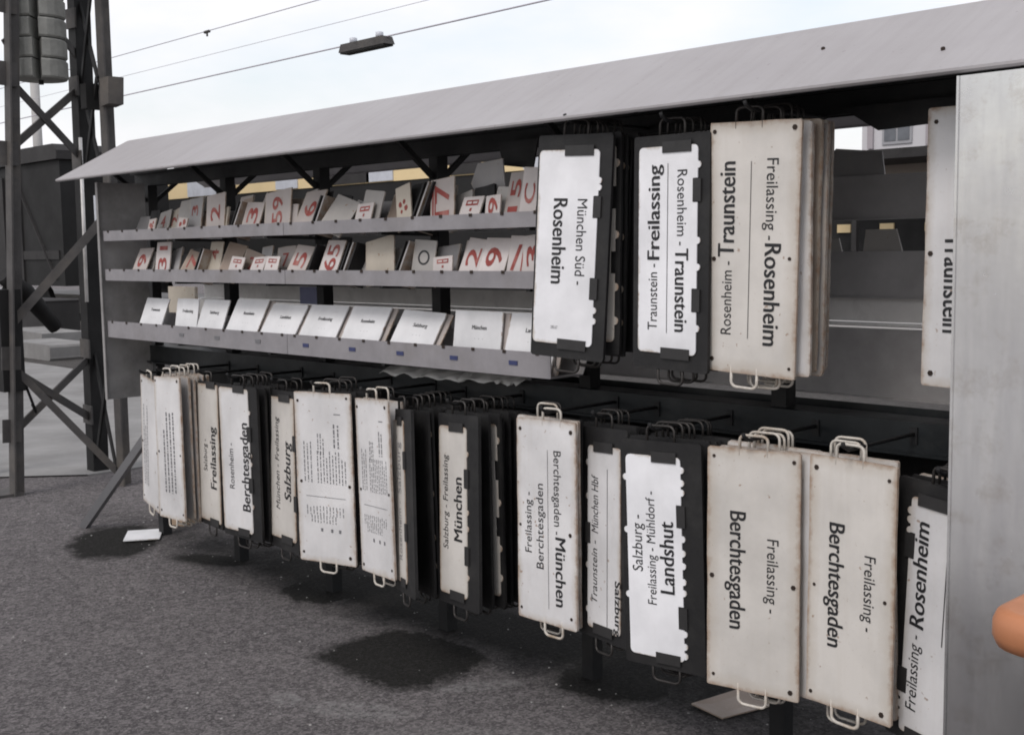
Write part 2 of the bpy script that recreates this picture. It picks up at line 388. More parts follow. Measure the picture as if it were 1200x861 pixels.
# rail that carries the lower rods
m = MB(); m.box((-.15, -.062, 1.035), (XR, -.054, 1.125)); m.box((-.15, -.054, 1.117), (XR, .054, 1.125)); m.box((-.15, .054, 1.035), (XR, .062, 1.125)); m.box((-.15, -.085, 1.028), (XR, -.062, 1.036)); m.build('rail', RAILM, rack)
m = MB(); m.box((-.15, .10, 1.085), (XR, .16, 1.093)); m.box((-.15, .152, 1.093), (XR, .16, 1.135)); m.build('tray', RAILM, rack)
# shelves for the cards
def shelf(zb, zt, x0, x1):
    m = MB(); m.box((x0, -.324, zb), (x1, -.320, zt)); m.box((x0, -.320, zb), (x1, -.16, zb+.004)); m.box((x0, -.319, zt-.004), (x1, -.309, zt-.0005))
    sh = m
    b = MB(); b.add([(x0,-.160,zb+.002),(x1,-.160,zb+.002),(x1,-.098,zb+.135),(x0,-.098,zb+.135),(x0,-.157,zb),(x1,-.157,zb),(x1,-.094,zb+.135),(x0,-.094,zb+.135)],
        [(0,1,2,3),(7,6,5,4),(3,2,6,7),(0,3,7,4),(1,5,6,2),(0,4,5,1)])
    c = MB(); x = x0+.06
    while x < x1: c.box((x-.008, -.327, zt-.010), (x+.008, -.3245, zt+.002)); x += .17
    nf = len(m.f); m.add(c.v, c.f); sh = m.build('shelf', [SHELFM, RIVET], rack)
    for p_ in sh.data.polygons[nf:]: p_.material_index = 1
    b.build('back_board', SHELFB, sh)
    return sh
SH = {'T': (1.722, 1.777), 'M': (1.505, 1.567), 'B': (1.190, 1.280)}
for k, (a, b) in SH.items():
    shelf(a, b, .065, 1.862); s2 = shelf(a, b, 1.866, 3.52)
for x in (.90, 1.25, 1.62, 2.012, 2.356, 2.678, 3.006, 3.333):
    MB().box((x-.022, -.327, 1.229), (x+.022, -.3242, 1.245)).build('label_tag', BLUETAG if x > 2 else INKG, rack)
for k in (1, 2, 3, 4):
    for (a, b) in SH.values():
        if k*S < 3.52: MB().bar((k*S, -.022, a-.012), (k*S, -.318, a-.004), .02, .014).build('bracket', STEEL, rack)
# boards and shelf backs of the far side
for (z0, z1, y, mt) in ((1.727, 1.869, .30, SHELFB), (1.470, 1.620, .30, SHELFB), (1.140, 1.366, .30, SHELFB)):
    m = MB(); m.box((.02, y, z0), (XR, y+.005, z1)); m.box((.02, y-.018, z0-.004), (XR, y, z0)); m.box((.02, y+.005, z0), (XR, y+.16, z0+.004))
    m.build('back_board', mt, rack)
m = MB(); m.box((.02, .306, 1.388), (XR, .312, 1.464)); m.box((.02, .290, 1.464), (XR, .312, 1.4685)); m.tube([(.02, .288, 1.380), (XR, .288, 1.380)], .007); m.build('crossbar', BARL, rack)
MB().box((.1, .20, .30), (XR, .206, 1.00)).build('dark_backing', STEEL, rack)  # dark sheet added to block light and blacken gaps between the lower signs
# end sheets
m = MB(); m.box((.026, -.335, .836), (.032, -.05, 2.045)); m.box((.026, -.341, .836), (.050, -.336, 2.045)); m.build('end_panel', PANELE, rack)
m = MB(); m.box((5.066, -.476, .06), (6.30, -.470, 2.046)); m.box((5.060, -.480, .06), (5.066, -.446, 2.046)); m.box((5.066, -.470, 2.040), (6.3, -.446, 2.046))
m.build('front_panel', GALV, rack)
MB().bar((-.535, -.26, 0), (-.06, -.03, .62), .045, .045).build('brace', LEGM, rack)
MB().add([(3.03,-.10,2.055),(3.25,-.10,2.055),(3.22,-.10,1.945),(3.06,-.10,1.965),(3.03,-.093,2.055),(3.25,-.093,2.055),(3.22,-.093,1.945),(3.06,-.093,1.965)],
    [(0,1,2,3),(7,6,5,4),(0,4,5,1),(1,5,6,2),(2,6,7,3),(3,7,4,0)]).build('gusset', STEEL, rack)
MB().prism([(4.50,2.05),(5.0,2.05),(4.90,1.985),(4.62,1.975)], -.06, -.067).build('gusset', STEEL, rack)

# ------------------------------------------------------------------ sign plates
POSE = {  # framed, x, y, z (top edge), yaw, lean, pitch, width, height
'U1':(1,3.7214,-.3996,2.0159,.0757,.045,-.03,.3118,.7357), 'U2':(1,4.1192,-.3989,1.985,-.0513,.0169,0,.3062,.72),
'U3':(0,4.4225,-.3999,1.9992,.0167,.0425,.03,.3076,.7321), 'U4':(0,5.03,-.27,2.0,-.08,.0131,.004,.3102,.742),
'L0':(0,.5578,-.3443,.992,-.2,.08,0,.3108,.70), 'L1':(0,.8991,-.4197,1.0326,-.0684,-.0561,-.0235,.3067,.7225),
'L2':(1,1.1788,-.3485,1.02,-.1764,-.0406,-.0227,.3139,.715), 'L3':(1,1.576,-.4184,1.034,.0482,.0017,.0075,.3099,.72),
'L4':(1,1.839,-.3486,1.025,-.1662,-.0374,-.0274,.3122,.725), 'L5':(0,2.2714,-.43,1.0574,.2367,-.0115,0,.3132,.7315),
'L6':(0,2.5752,-.3996,1.0515,-.1996,-.0624,-.0137,.305,.7178), 'L7':(1,2.7667,-.3994,1.0276,-.4255,-.1101,-.0267,.3144,.7244),
'L8':(1,3.1063,-.3993,1.0367,-.2226,-.0678,-.0497,.3099,.7196), 'L9':(0,3.5649,-.3995,1.0593,-.0455,-.0259,-.0277,.2985,.7121),
'L10':(1,3.7858,-.3491,1.0469,-.2902,-.0712,-.0548,.305,.7115), 'L11':(1,4.0949,-.4292,1.0441,.1088,-.0271,-.0019,.2966,.723),
'L12':(0,4.4217,-.3998,1.0512,.1504,-.0051,-.0163,.2991,.7306), 'L13':(0,4.7488,-.405,1.0597,-.1178,.0025,-.0108,.286,.71),
'L14':(1,5.018,-.40,1.0163,-.2524,.069,.0195,.3205,.7298)}
def pose_matrix(p):
    return Matrix.Translation(p[1:4]) @ Matrix.Rotation(p[4], 4, 'Z') @ Matrix.Rotation(p[6], 4, 'X') @ Matrix.Rotation(p[5], 4, 'Y')
def handle_mb(zdir, w, hgt, r, cx=0., depth=0.):
    """bent wire loop above (zdir=1) or below (-1) a plate edge at z = 0."""
    pts = [(cx-w/2, depth, -.02*zdir), (cx-w/2, depth, hgt*.62*zdir)]
    for k in range(1, 4): a = R(90*k/4); pts.append((cx-w/2+.02-.02*math.cos(a), depth, (hgt*.62+.38*hgt*math.sin(a))*zdir))
    pts += [(cx-w/2+.02, depth, hgt*zdir), (cx+w/2-.02, depth, hgt*zdir)]
    for k in range(1, 4): a = R(90*k/4); pts.append((cx+w/2-.02+.02*math.sin(a), depth, (hgt*.62+.38*hgt*math.cos(a))*zdir))
    pts += [(cx+w/2, depth, hgt*.62*zdir), (cx+w/2, depth, -.02*zdir)]
    return MB().tube(pts, r, 6)
def worn(out, amt):
    return [(x+rnd.uniform(-amt, amt), z+rnd.uniform(-amt, amt)) for x, z in out]
def densify(out, step=.06):
    r = []
    for i, p in enumerate(out):
        q = out[(i+1) % len(out)]; n = max(1, int(math.dist(p, q)/step))
        r += [(p[0]+(q[0]-p[0])*k/n, p[1]+(q[1]-p[1])*k/n) for k in range(n)]
    return r
GROUP = {'U': 'sign plates hanging in the upper row', 'L': 'sign plates hanging in the lower row'}
def new_sign(key, label, mat, hy=0.004, hw=.09, hm=WIREW, hx=0.):
    """bare painted board with wire handles at both ends"""
    p = POSE[key]; w, h = p[7:9]
    e = empty('destination_sign', (0,0,0), label, 'sign plate', GROUP[key[0]]); e.matrix_world = pose_matrix(p)
    MB().prism(worn(densify(rounded(w, h, .008)), .0012), 0, .008).build('board', mat, e)
    handle_mb(1, hw, .040, .0046, hx, hy).build('handle', WIREB if key[0] == 'U' else hm, e)
    hb = handle_mb(-1, hw, .042, .0048, hx, hy).build('handle', hm, e); hb.location = (0, 0, -h)
    for u in (-w/2+.022, w/2-.025):
        for v in (-.03, -h*.53, -h+.035):
            a = rnd.uniform(.005, .0082); cx, cz = u+rnd.uniform(-.006,.006), v+rnd.uniform(-.01,.01)
            MB().prism([(cx+a*math.cos(R(60*k)), cz+a*math.sin(R(60*k))) for k in range(6)], -.0022, .001).build('rivet', RIVET, e)
    return e, w, h
def insert_outline(x0, x1, z0, z1, right_tabs=(), right_notch=(), left_tabs=(), left_notch=(), r=.016, tr=.011):
    """white insert plate with scalloped tabs and notches; z0 top, z1 bottom (negative)."""
    out = []
    def side(x, sgn, zs, ze, tabs, notch, step):
        ev = [(z, 't') for z in tabs]+[(z, 'n') for z in notch]
        ev.sort(key=lambda q: q[0], reverse=(step < 0))
        for z, k in ev:
            if k == 't':
                for j in range(7):
                    a = R(180*j/6); out.append((x+sgn*tr*math.sin(a)*1.15, z+step*(-tr*math.cos(a))))
            else:
                a, b = z, z
                hh = .036
                for dz, dx in ((-hh, 0), (-hh, -.018), (hh, -.018), (hh, 0)): out.append((x+sgn*dx, z+step*dz))
    for k in range(5): a = R(90-22.5*k); out.append((x1-r+r*math.cos(a), z0-r+r*math.sin(a)))
    side(x1, 1, z0, z1, right_tabs, right_notch, -1)
    for k in range(5): a = R(-22.5*k); out.append((x1-r+r*math.cos(a), z1+r+r*math.sin(a)))
    for k in range(5): a = R(-90-22.5*k); out.append((x0+r+r*math.cos(a), z1+r+r*math.sin(a)))
    side(x0, -1, z1, z0, left_tabs, left_notch, 1)
    for k in range(5): a = R(180-22.5*k); out.append((x0+r+r*math.cos(a), z0-r+r*math.sin(a)))
    return out
def new_framed(key, label, plate, mat=CLEAN, clipx=(.02, .10), **kw):
    p = POSE[key]; w, h = p[7:9]
    e = empty('framed_destination_sign', (0,0,0), label, 'sign plate', GROUP[key[0]]); e.matrix_world = pose_matrix(p)
    MB().prism(worn(rounded(w, h, .010), .001), 0, .012).build('frame', BLACKB, e)
    handle_mb(1, .10, .048, .0045, 0, .006).build('handle', WIREB, e)
    hb = handle_mb(-1, .10, .045, .0045, 0, .006).build('handle', WIREB, e); hb.location = (0, 0, -h)
    x0, x1, z0, z1 = plate
    pl = MB().prism(insert_outline(x0, x1, z0, z1, **kw), -.004, -.0005).build('insert_plate', mat, e)
    for (zc, s) in ((z0, 1), (z1, -1)):
        MB().box((clipx[0], -.0075, zc-.020 if s > 0 else zc-.016), (clipx[1], -.0048, zc+.014 if s > 0 else zc+.018)).build('clip', CLIPM, e)
    for z in kw.get('right_notch', ()): MB().box((x1-.017, -.006, z-.034), (x1+.014, -.0005, z+.034)).build('clip', CLIPM, e)
    for z in kw.get('left_notch', ()): MB().box((x0-.014, -.006, z-.034), (x0+.017, -.0005, z+.034)).build('clip', CLIPM, e)
    return e, pl, w, h
def lettering(parent, w, h, y, lines, rules=(), ink=INK):
    """lines: (text, frac top, frac bottom, frac u, cap height, direction, bold[, shear])"""
    for ln in lines:
        t, v0, v1, u, cap, rot, bold = ln[:7]; sh = ln[7] if len(ln) > 7 else 0.
        L = Letters(); L.line(t, (v1-v0)*h, cap, (u-.5)*w, -(v0+v1)/2*h, rot, y, bold, sh); o = L.build('lettering', ink, parent)
    for u, v0, v1, t in rules:
        L = Letters(); L.rect((u-.5)*w-t/2, -v1*h, (u-.5)*w+t/2, -v0*h, y); L.build('divider_line', ink, parent)
    return o
UPW, DNW = 90, -90
B = .016
Y0, Y1 = -.0012, -.0052
FRONT = {}
# --- upper row
e, pl, w, h = new_framed('U1', 'black framed white plate München Süd – Rosenheim beside the card shelves', (-.146, .108, -.05, -.69), right_tabs=(-.15, -.172, -.57, -.605), right_notch=(-.235, -.50), clipx=(-.035,.085)); FRONT['U1'] = e
lettering(pl, w, h, Y1, [('München Süd -', .285, .665, .64, .036, DNW, 0), ('Rosenheim', .285, .665, .34, .052, DNW, B)])
lettering(pl, w, h, Y1, [('2083.6/7', .845, .885, .33, .009, 0, 0)], ink=INKP).name = 'small_print'
e, pl, w, h = new_framed('U2', 'black framed white plate with Traunstein - Freilassing beside Rosenheim - Traunstein', (-.128, .109, -.035, -.668), right_tabs=(-.095, -.32, -.40, -.585), right_notch=(-.17, -.50), clipx=(-.03,.085)); FRONT['U2'] = e
lettering(pl, w, h, Y1, [('Freilassing', .125, .525, .30, .044, UPW, B), ('Traunstein -', .545, .83, .29, .034, UPW, 0), ('Rosenheim -', .15, .465, .655, .034, DNW, 0), ('Traunstein', .48, .83, .655, .046, DNW, B)], [(.475, .12, .84, .0022)])
e, w, h = new_sign('U3', 'worn cream board Rosenheim - Traunstein with a thick stack of boards behind it', CREAM, hx=-.02); FRONT['U3'] = e
lettering(e, w, h, Y0, [('Traunstein', .155, .53, .22, .050, UPW, B), ('Rosenheim -', .55, .845, .23, .032, UPW, 0), ('Freilassing -', .145, .46, .70, .034, DNW, 0), ('Rosenheim', .475, .875, .72, .048, DNW, B)], [(.475, .155, .855, .0022)])
e, w, h = new_sign('U4', 'white board half hidden behind the bare metal sheet, only Traunstein showing', WHITE); FRONT['U4'] = e
lettering(e, w, h, Y0, [('Traunstein', .45, .80, .27, .05, DNW, B)])
# --- lower row
def dashes(L, w, h, y, u0, u1, v0, v1, rows, seed, wd=.0046):
    q = random.Random(seed)
    for i in range(rows):
        u = u0+(u1-u0)*(i+.5)/rows; v = v0 if q.random() < .6 else v0+q.uniform(0, .3)*(v1-v0)
        while v < v1:
            ln = q.uniform(.008, .03)
            L.rect((u-.5)*w-wd/2, -min(v+ln, v1)*h, (u-.5)*w+wd/2, -v*h, y); v += ln+q.uniform(.004, .009)
e, w, h = new_sign('L0', 'leftmost narrow white board of the lower row, partly behind its neighbour', WHITE); FRONT['L0'] = e
L = Letters(); dashes(L, w, h, Y0, .12, .42, .22, .85, 3, 3, .011); L.build('lettering', INKP, e)
e, w, h = new_sign('L1', 'tall white board with rusty foot near the brick at the far end', WHITE, hm=WIREW); FRONT['L1'] = e
L = Letters(); dashes(L, w, h, Y0, .25, .75, .25, .82, 4, 5, .014); L.build('lettering', INKG, e)
e, pl, w, h = new_framed('L2', 'narrow cream plate with bold Freilassing next to the far white stack', (-.150, .150, -.012, -.69), CREAM, right_notch=(), clipx=(0,.12)); FRONT['L2'] = e
lettering(pl, w, h, Y1, [('Freilassing', .305, .73, .72, .07, UPW, B), ('Salzburg -', .40, .62, .36, .044, UPW, 0)])
e, pl, w, h = new_framed('L3', 'plate with bold Berchtesgaden in a black frame at the far end', (-.149, .088, -.012, -.69), WHITE, right_tabs=(-.12,-.32,-.36,-.56), right_notch=(-.22,-.46), clipx=(-.03,.06)); FRONT['L3'] = e
lettering(pl, w, h, Y1, [('Berchtesgaden', .235, .81, .66, .055, UPW, B), ('Rosenheim -', .38, .68, .29, .035, UPW, 0)], ink=INK)
e, pl, w, h = new_framed('L4', 'black framed cream plate with München - Freilassing above bold Salzburg', (-.145, .138, -.03, -.675), CREAM, right_notch=(-.23,-.5), clipx=(-.02,.10)); FRONT['L4'] = e
lettering(pl, w, h, Y1, [('Salzburg', .31, .68, .70, .062, UPW, B, .15), ('München - Freilassing', .165, .75, .34, .038, UPW, 0, .2)])
for key, sd_, lab in (('L5', 11, 'wide white timetable board with dense small print and white wire handles'), ('L6', 12, 'narrower white timetable board turned away beside the wide one')):
    e, w, h = new_sign(key, lab, WHITE); FRONT[key] = e
    L = Letters(); dashes(L, w, h, Y0, .12, .30, .29, .53, 3, sd_); dashes(L, w, h, Y0, .36, .90, .34, .53, 10, sd_+1); dashes(L, w, h, Y0, .38, .52, .24, .36, 3, sd_+2); dashes(L, w, h, Y0, .66, .80, .18, .32, 2, sd_+3, .007)
    dashes(L, w, h, Y0, .14, .84, .665, .72, 12, sd_+4, .004); dashes(L, w, h, Y0, .22, .70, .72, .765, 9, sd_+5, .004)
    for u in (.42, .60, .74): L.rect((u-.5)*w-.006, -.815*h, (u-.5)*w+.006, -.795*h, Y0)
    L.rect(-.34*w, -.612*h, .36*w, -.609*h, Y0); L.rect(.2*w, -.125*h, .32*w, -.120*h, Y0)
    L.build('lettering', INKG, e)
e, pl, w, h = new_framed('L7', 'narrow pale plate with faded Salzburg in front of a deep black stack', (-.150, .048, -.045, -.682), CREAM, right_notch=(-.2,-.48), clipx=(-.04,.03)); FRONT['L7'] = e
lettering(pl, w, h, Y1, [('Salzburg', .18, .46, .40, .05, UPW, 0), ('Rosenheim -', .50, .82, .40, .04, UPW, 0)], ink=INKP)
e, pl, w, h = new_framed('L8', 'cream plate with small Salzburg - Freilassing and bold München on a black stack', (-.142, .071, -.046, -.68), CREAM, right_tabs=(-.145,-.36,-.42,-.60), right_notch=(-.235,-.52), clipx=(-.06,.05)); FRONT['L8'] = e
lettering(pl, w, h, Y1, [('Salzburg - Freilassing', .215, .71, .21, .034, UPW, 0, .1), ('München', .325, .655, .53, .055, UPW, B*1.2)])
e, w, h = new_sign('L9', 'white board with Berchtesgaden - München beside two smaller Freilassing lines', WHITE, hx=.03); FRONT['L9'] = e
lettering(e, w, h, Y0, [('Berchtesgaden -', .145, .55, .69, .032, DNW, 0), ('München', .565, .90, .73, .044, DNW, B), ('Freilassing -', .365, .665, .20, .030, UPW, 0), ('Berchtesgaden', .315, .735, .40, .032, UPW, 0)], [(.535, .145, .925, .0018)])
e, pl, w, h = new_framed('L10', 'black framed plate with slanted Traunstein - München Hbf, half covered by its neighbour', (-.09, .115, -.062, -.678), WHITE, left_tabs=(-.12,-.235,-.47,-.62), left_notch=(-.36,), clipx=(-.05,.07)); FRONT['L10'] = e
lettering(pl, w, h, Y1, [('München Hbf', .225, .50, .37, .038, UPW, 0, .2), ('Traunstein -', .535, .83, .36, .032, UPW, 0, .2), ('Salzburg', .70, .955, .83, .030, DNW, B)], [(.62, .19, .93, .0025)])
e, pl, w, h = new_framed('L11', 'clean white plate with Salzburg, Freilassing - Mühldorf and bold Landshut', (-.128, .074, -.046, -.69), CLEAN, right_tabs=(-.085,-.125,-.155,-.30,-.345,-.385,-.435,-.47,-.60,-.64,-.67), right_notch=(-.23,-.55), left_tabs=(-.12,-.29,-.50), clipx=(-.03,.06)); FRONT['L11'] = e
lettering(pl, w, h, Y1, [('Salzburg -', .33, .58, .20, .034, UPW, 0), ('Freilassing - Mühldorf -', .22, .72, .375, .029, UPW, 0), ('Landshut', .345, .66, .575, .046, UPW, B)])
e, w, h = new_sign('L12', 'cream board Freilassing - Berchtesgaden right of the black framed Landshut plate', CREAM, hx=.0); FRONT['L12'] = e
lettering(e, w, h, Y0, [('Berchtesgaden', .26, .745, .33, .046, DNW, B), ('Freilassing -', .355, .655, .71, .032, DNW, 0)])
e, w, h = new_sign('L13', 'cream board Freilassing - Berchtesgaden with bent right edge beside the Rosenheim plate', CREAM, hx=-.01); FRONT['L13'] = e
lettering(e, w, h, Y0, [('Berchtesgaden', .26, .755, .33, .046, DNW, B), ('Freilassing -', .36, .655, .72, .032, DNW, 0)])
e, pl, w, h = new_framed('L14', 'leaning black framed plate Freilassing - Rosenheim cut off by the metal sheet', (-.108, .15, -.045, -.705), WHITE, left_tabs=(-.085,-.11,-.14,-.60,-.63,-.66), left_notch=(-.18,-.56), r=.012, clipx=(-.085,.06)); FRONT['L14'] = e
lettering(pl, w, h, Y1, [('Freilassing -', .575, .87, .285, .031, UPW, 0, .1), ('Rosenheim', .145, .545, .30, .042, UPW, B, .1)], [(.56, .18, .58, .003)])

# --- stacks hung behind the front plates, each plate a thing of its own
ORD = ['second', 'third', 'fourth', 'fifth', 'sixth', 'seventh', 'eighth', 'ninth']
STACK = {  # key: (materials of the boards behind, spacing, what the stack stands behind)
'U1': (['k']*5, .028, 'the München Süd – Rosenheim plate'), 'U2': (['k']*3, .03, 'the Traunstein - Freilassing plate'),
'U3': (['w','g','n','g','w','g'], .026, 'the cream Rosenheim - Traunstein board'), 'U4': (['g'], .03, 'the half hidden Traunstein board'),
'L1': (['g']*5, .026, 'the tall white board at the far end'), 'L3': (['k']*5, .026, 'the bold Berchtesgaden frame at the far end'), 'L4': (['k']*2, .03, 'the bold Salzburg plate'),
'L5': (['k']*4, .03, 'the wide timetable board'), 'L6': (['w','k'], .03, 'the narrow timetable board'), 'L7': (['k']*7, .030, 'the faded Salzburg plate'),
'L8': (['k']*7, .032, 'the bold München plate'), 'L9': (['w','k'], .02, 'the white Berchtesgaden - München board'), 'L11': (['k']*6, .03, 'the Landshut plate'), 'L10': (['k']*3, .03, 'the München Hbf plate'),
'L12': (['w','g','w','g'], .022, 'the Berchtesgaden board next to Landshut'), 'L13': (['w','w'], .022, 'the Berchtesgaden board with the bent edge'), 'L14': (['k','k','w'], .03, 'the leaning Rosenheim frame')}
MATS = {'k': BLACKB, 'w': WHITE, 'g': GREYB, 'n': BROWNB}; WORD = {'k': 'black framed', 'w': 'white', 'g': 'grey', 'n': 'brown'}
cache = {}
def stack_plate(kind, w, h, upper=False):
    k = (kind, upper)
    if k in cache: return cache[k]
    me = MB().prism(worn(densify(rounded(.305, .722, .01)), .0015), 0, .010).build('board', MATS[kind]); 
    hm = WIREB if kind == 'k' else WIREW
    ht = handle_mb(1, .10, .048, .0042, 0, .005).build('handle', WIREB if upper else hm)
    hb = handle_mb(-1, .10, .042, .0042, 0, .005).build('handle', hm); hb.location = (0, 0, -.722)
    tabs = None
    if kind == 'k':
        t = MB()
        t.prism(insert_outline(-.13, .132, -.04, -.68, right_tabs=(-.10, -.33, -.50, -.61), right_notch=(-.21, -.42), tr=.014), -.003, -.0005)
        tabs = t.build('insert_plate', CREAM)
    cache[k] = [q for q in (me, ht, hb, tabs) if q]
    for q in cache[k]: COL.objects.unlink(q)
    return cache[k]
for key, (kinds, sp, what) in STACK.items():
    p = POSE[key]
    for i, kd in enumerate(kinds):
        parts = stack_plate(kd, p[7], p[8], key[0] == 'U')
        q = list(p); q[2] = p[2]+.02+sp*(i+1)*(1 if key[0] == 'L' or key == 'U3' else 1); q[1] += rnd.uniform(-.010, .010)+{'L10': -.02, 'L13': -.045, 'L9': -.03}.get(key, 0); q[3] += rnd.uniform(-.010, .006)
        q[4] *= .5+.3*rnd.random(); q[5] = p[5]*.6+rnd.uniform(-.02, .02); q[6] = p[6]*.4
        e = empty('stored_sign', (0,0,0), '%s %s plate, hung behind %s' % (ORD[i], WORD[kd], what), 'sign plate', GROUP[key[0]].replace('sign', 'stored sign'))
        e.matrix_world = pose_matrix(q)
        for s_ in parts:
            if s_.name.startswith('insert') and rnd.random() < .6: continue
            c = s_.copy(); COL.objects.link(c); c.parent = e
# --- rods the handles hang on
for key, p in POSE.items():
    z = (p[3]+(.040 if p[0] else .031)) ; n = len(STACK.get(key, ([],))[0]); x = p[1]+(.0 if key != 'L9' else .03)
    yb = -.05 if key[0] == 'L' else -.03
    MB().tube([(x, yb, z), (x, p[2]-.02, z), (x, p[2]-.045, z+.012), (x, p[2]-.05, z+.022)], .006, 8).build('rod', STEEL, rack)
    if key[0] == 'L': MB().box((x-.012, -.068, z-.03), (x+.012, -.0625, z+.02)).build('rod_plate', STEEL, rack)

# ------------------------------------------------------------------ cards in the shelves
CARDS = [ # row, x, width, visible height, tilt, in-plane lean, depth offset, material, category text
('B',.302,.250,.129,.40,0,0,CARDW,'Traunstein'),('B',.676,.225,.134,.16,0,.012,CARDW,'Freilassing'),('B',.926,.252,.133,.37,0,0,CARDW,'Salzburg'),('B',1.215,.285,.14,.52,0,0,CARDW,'Rosenheim'),
('B',1.53,.29,.123,.60,0,0,CARDW,'Landshut'),('B',1.853,.285,.127,.60,0,0,CARDW,'Freilassing'),('B',2.176,.27,.128,.57,0,0,CARDW,'Rosenheim'),('B',2.524,.27,.118,.60,.04,0,CARDW,'Salzburg'),
('B',2.917,.27,.132,.13,0,0,CARDW,'München'),('B',3.212,.255,.129,.30,0,0,CARDW,'Landshut'),
('T',.49,.08,.056,.31,0,0,CARDD,'blot'),('T',.696,.24,.150,.35,0,.05,DULL,''),('T',.804,.086,.052,.23,0,0,CARDD,'blot'),('T',1.072,.17,.160,.14,-.10,.02,CARDD,'2'),
('T',1.432,.15,.105,.33,0,0,CARDD,'3'),('T',1.615,.22,.152,.17,0,.01,CARDD,'59'),('T',1.886,.155,.14,.55,0,0,CARDD,'6'),('T',2.091,.17,.10,.60,.35,0,DULL,''),('T',2.333,.110,.068,.36,0,0,CARDW,'coach'),
('T',2.599,.099,.135,.14,-.20,.02,BEIGE,'dots'),('T',2.819,.14,.146,.12,-.03,.01,CARDD,'17'),('T',2.991,.119,.068,.45,0,0,CARDW,'coach'),('T',3.144,.079,.068,.18,0,0,CARDW,'9'),('T',3.222,.084,.150,.30,0,.02,CARDD,'15'),('T',3.309,.084,.160,.12,0,.01,CARDW,'C'),
('M',.301,.150,.112,.48,0,0,CARDD,'9'),('M',.536,.150,.142,.15,0,.01,CARDW,'31'),('M',.821,.18,.098,.60,.15,0,BROWNB,'7'),('M',1.291,.125,.061,.35,0,0,CARDW,'coach'),('M',1.493,.115,.060,.51,0,0,CARDW,'coach'),('M',1.612,.116,.062,.30,0,0,CARDW,'coach'),
('M',1.809,.133,.108,.51,0,0,CARDD,'5'),('M',2.054,.138,.128,.42,0,0,CARDW,'65'),('M',2.377,.20,.134,.14,-.06,.02,BEIGE,''),('M',2.676,.131,.119,.14,0,.02,DULL,'ring'),('M',2.838,.113,.055,.14,0,0,CARDW,'coach'),
('M',2.983,.112,.121,.40,0,.0,CARDW,'2'),('M',3.096,.140,.121,.40,0,.0,CARDW,'9'),('M',3.240,.088,.127,.19,0,.01,CARDW,'/'),('M',3.334,.10,.129,.12,0,.01,CARDW,'3')]
ROWW = {'T': 'top', 'M': 'middle', 'B': 'bottom'}
prev = {}
LBL = {'blot': 'small soiled card with a red blot', 'coach': 'small white card with a red block', 'dots': 'grimy beige board with reddish marks', '': 'blank dull grey board', 'ring': 'dull board with a dark ring', '/': 'white card with a red stroke'}
seen = {}
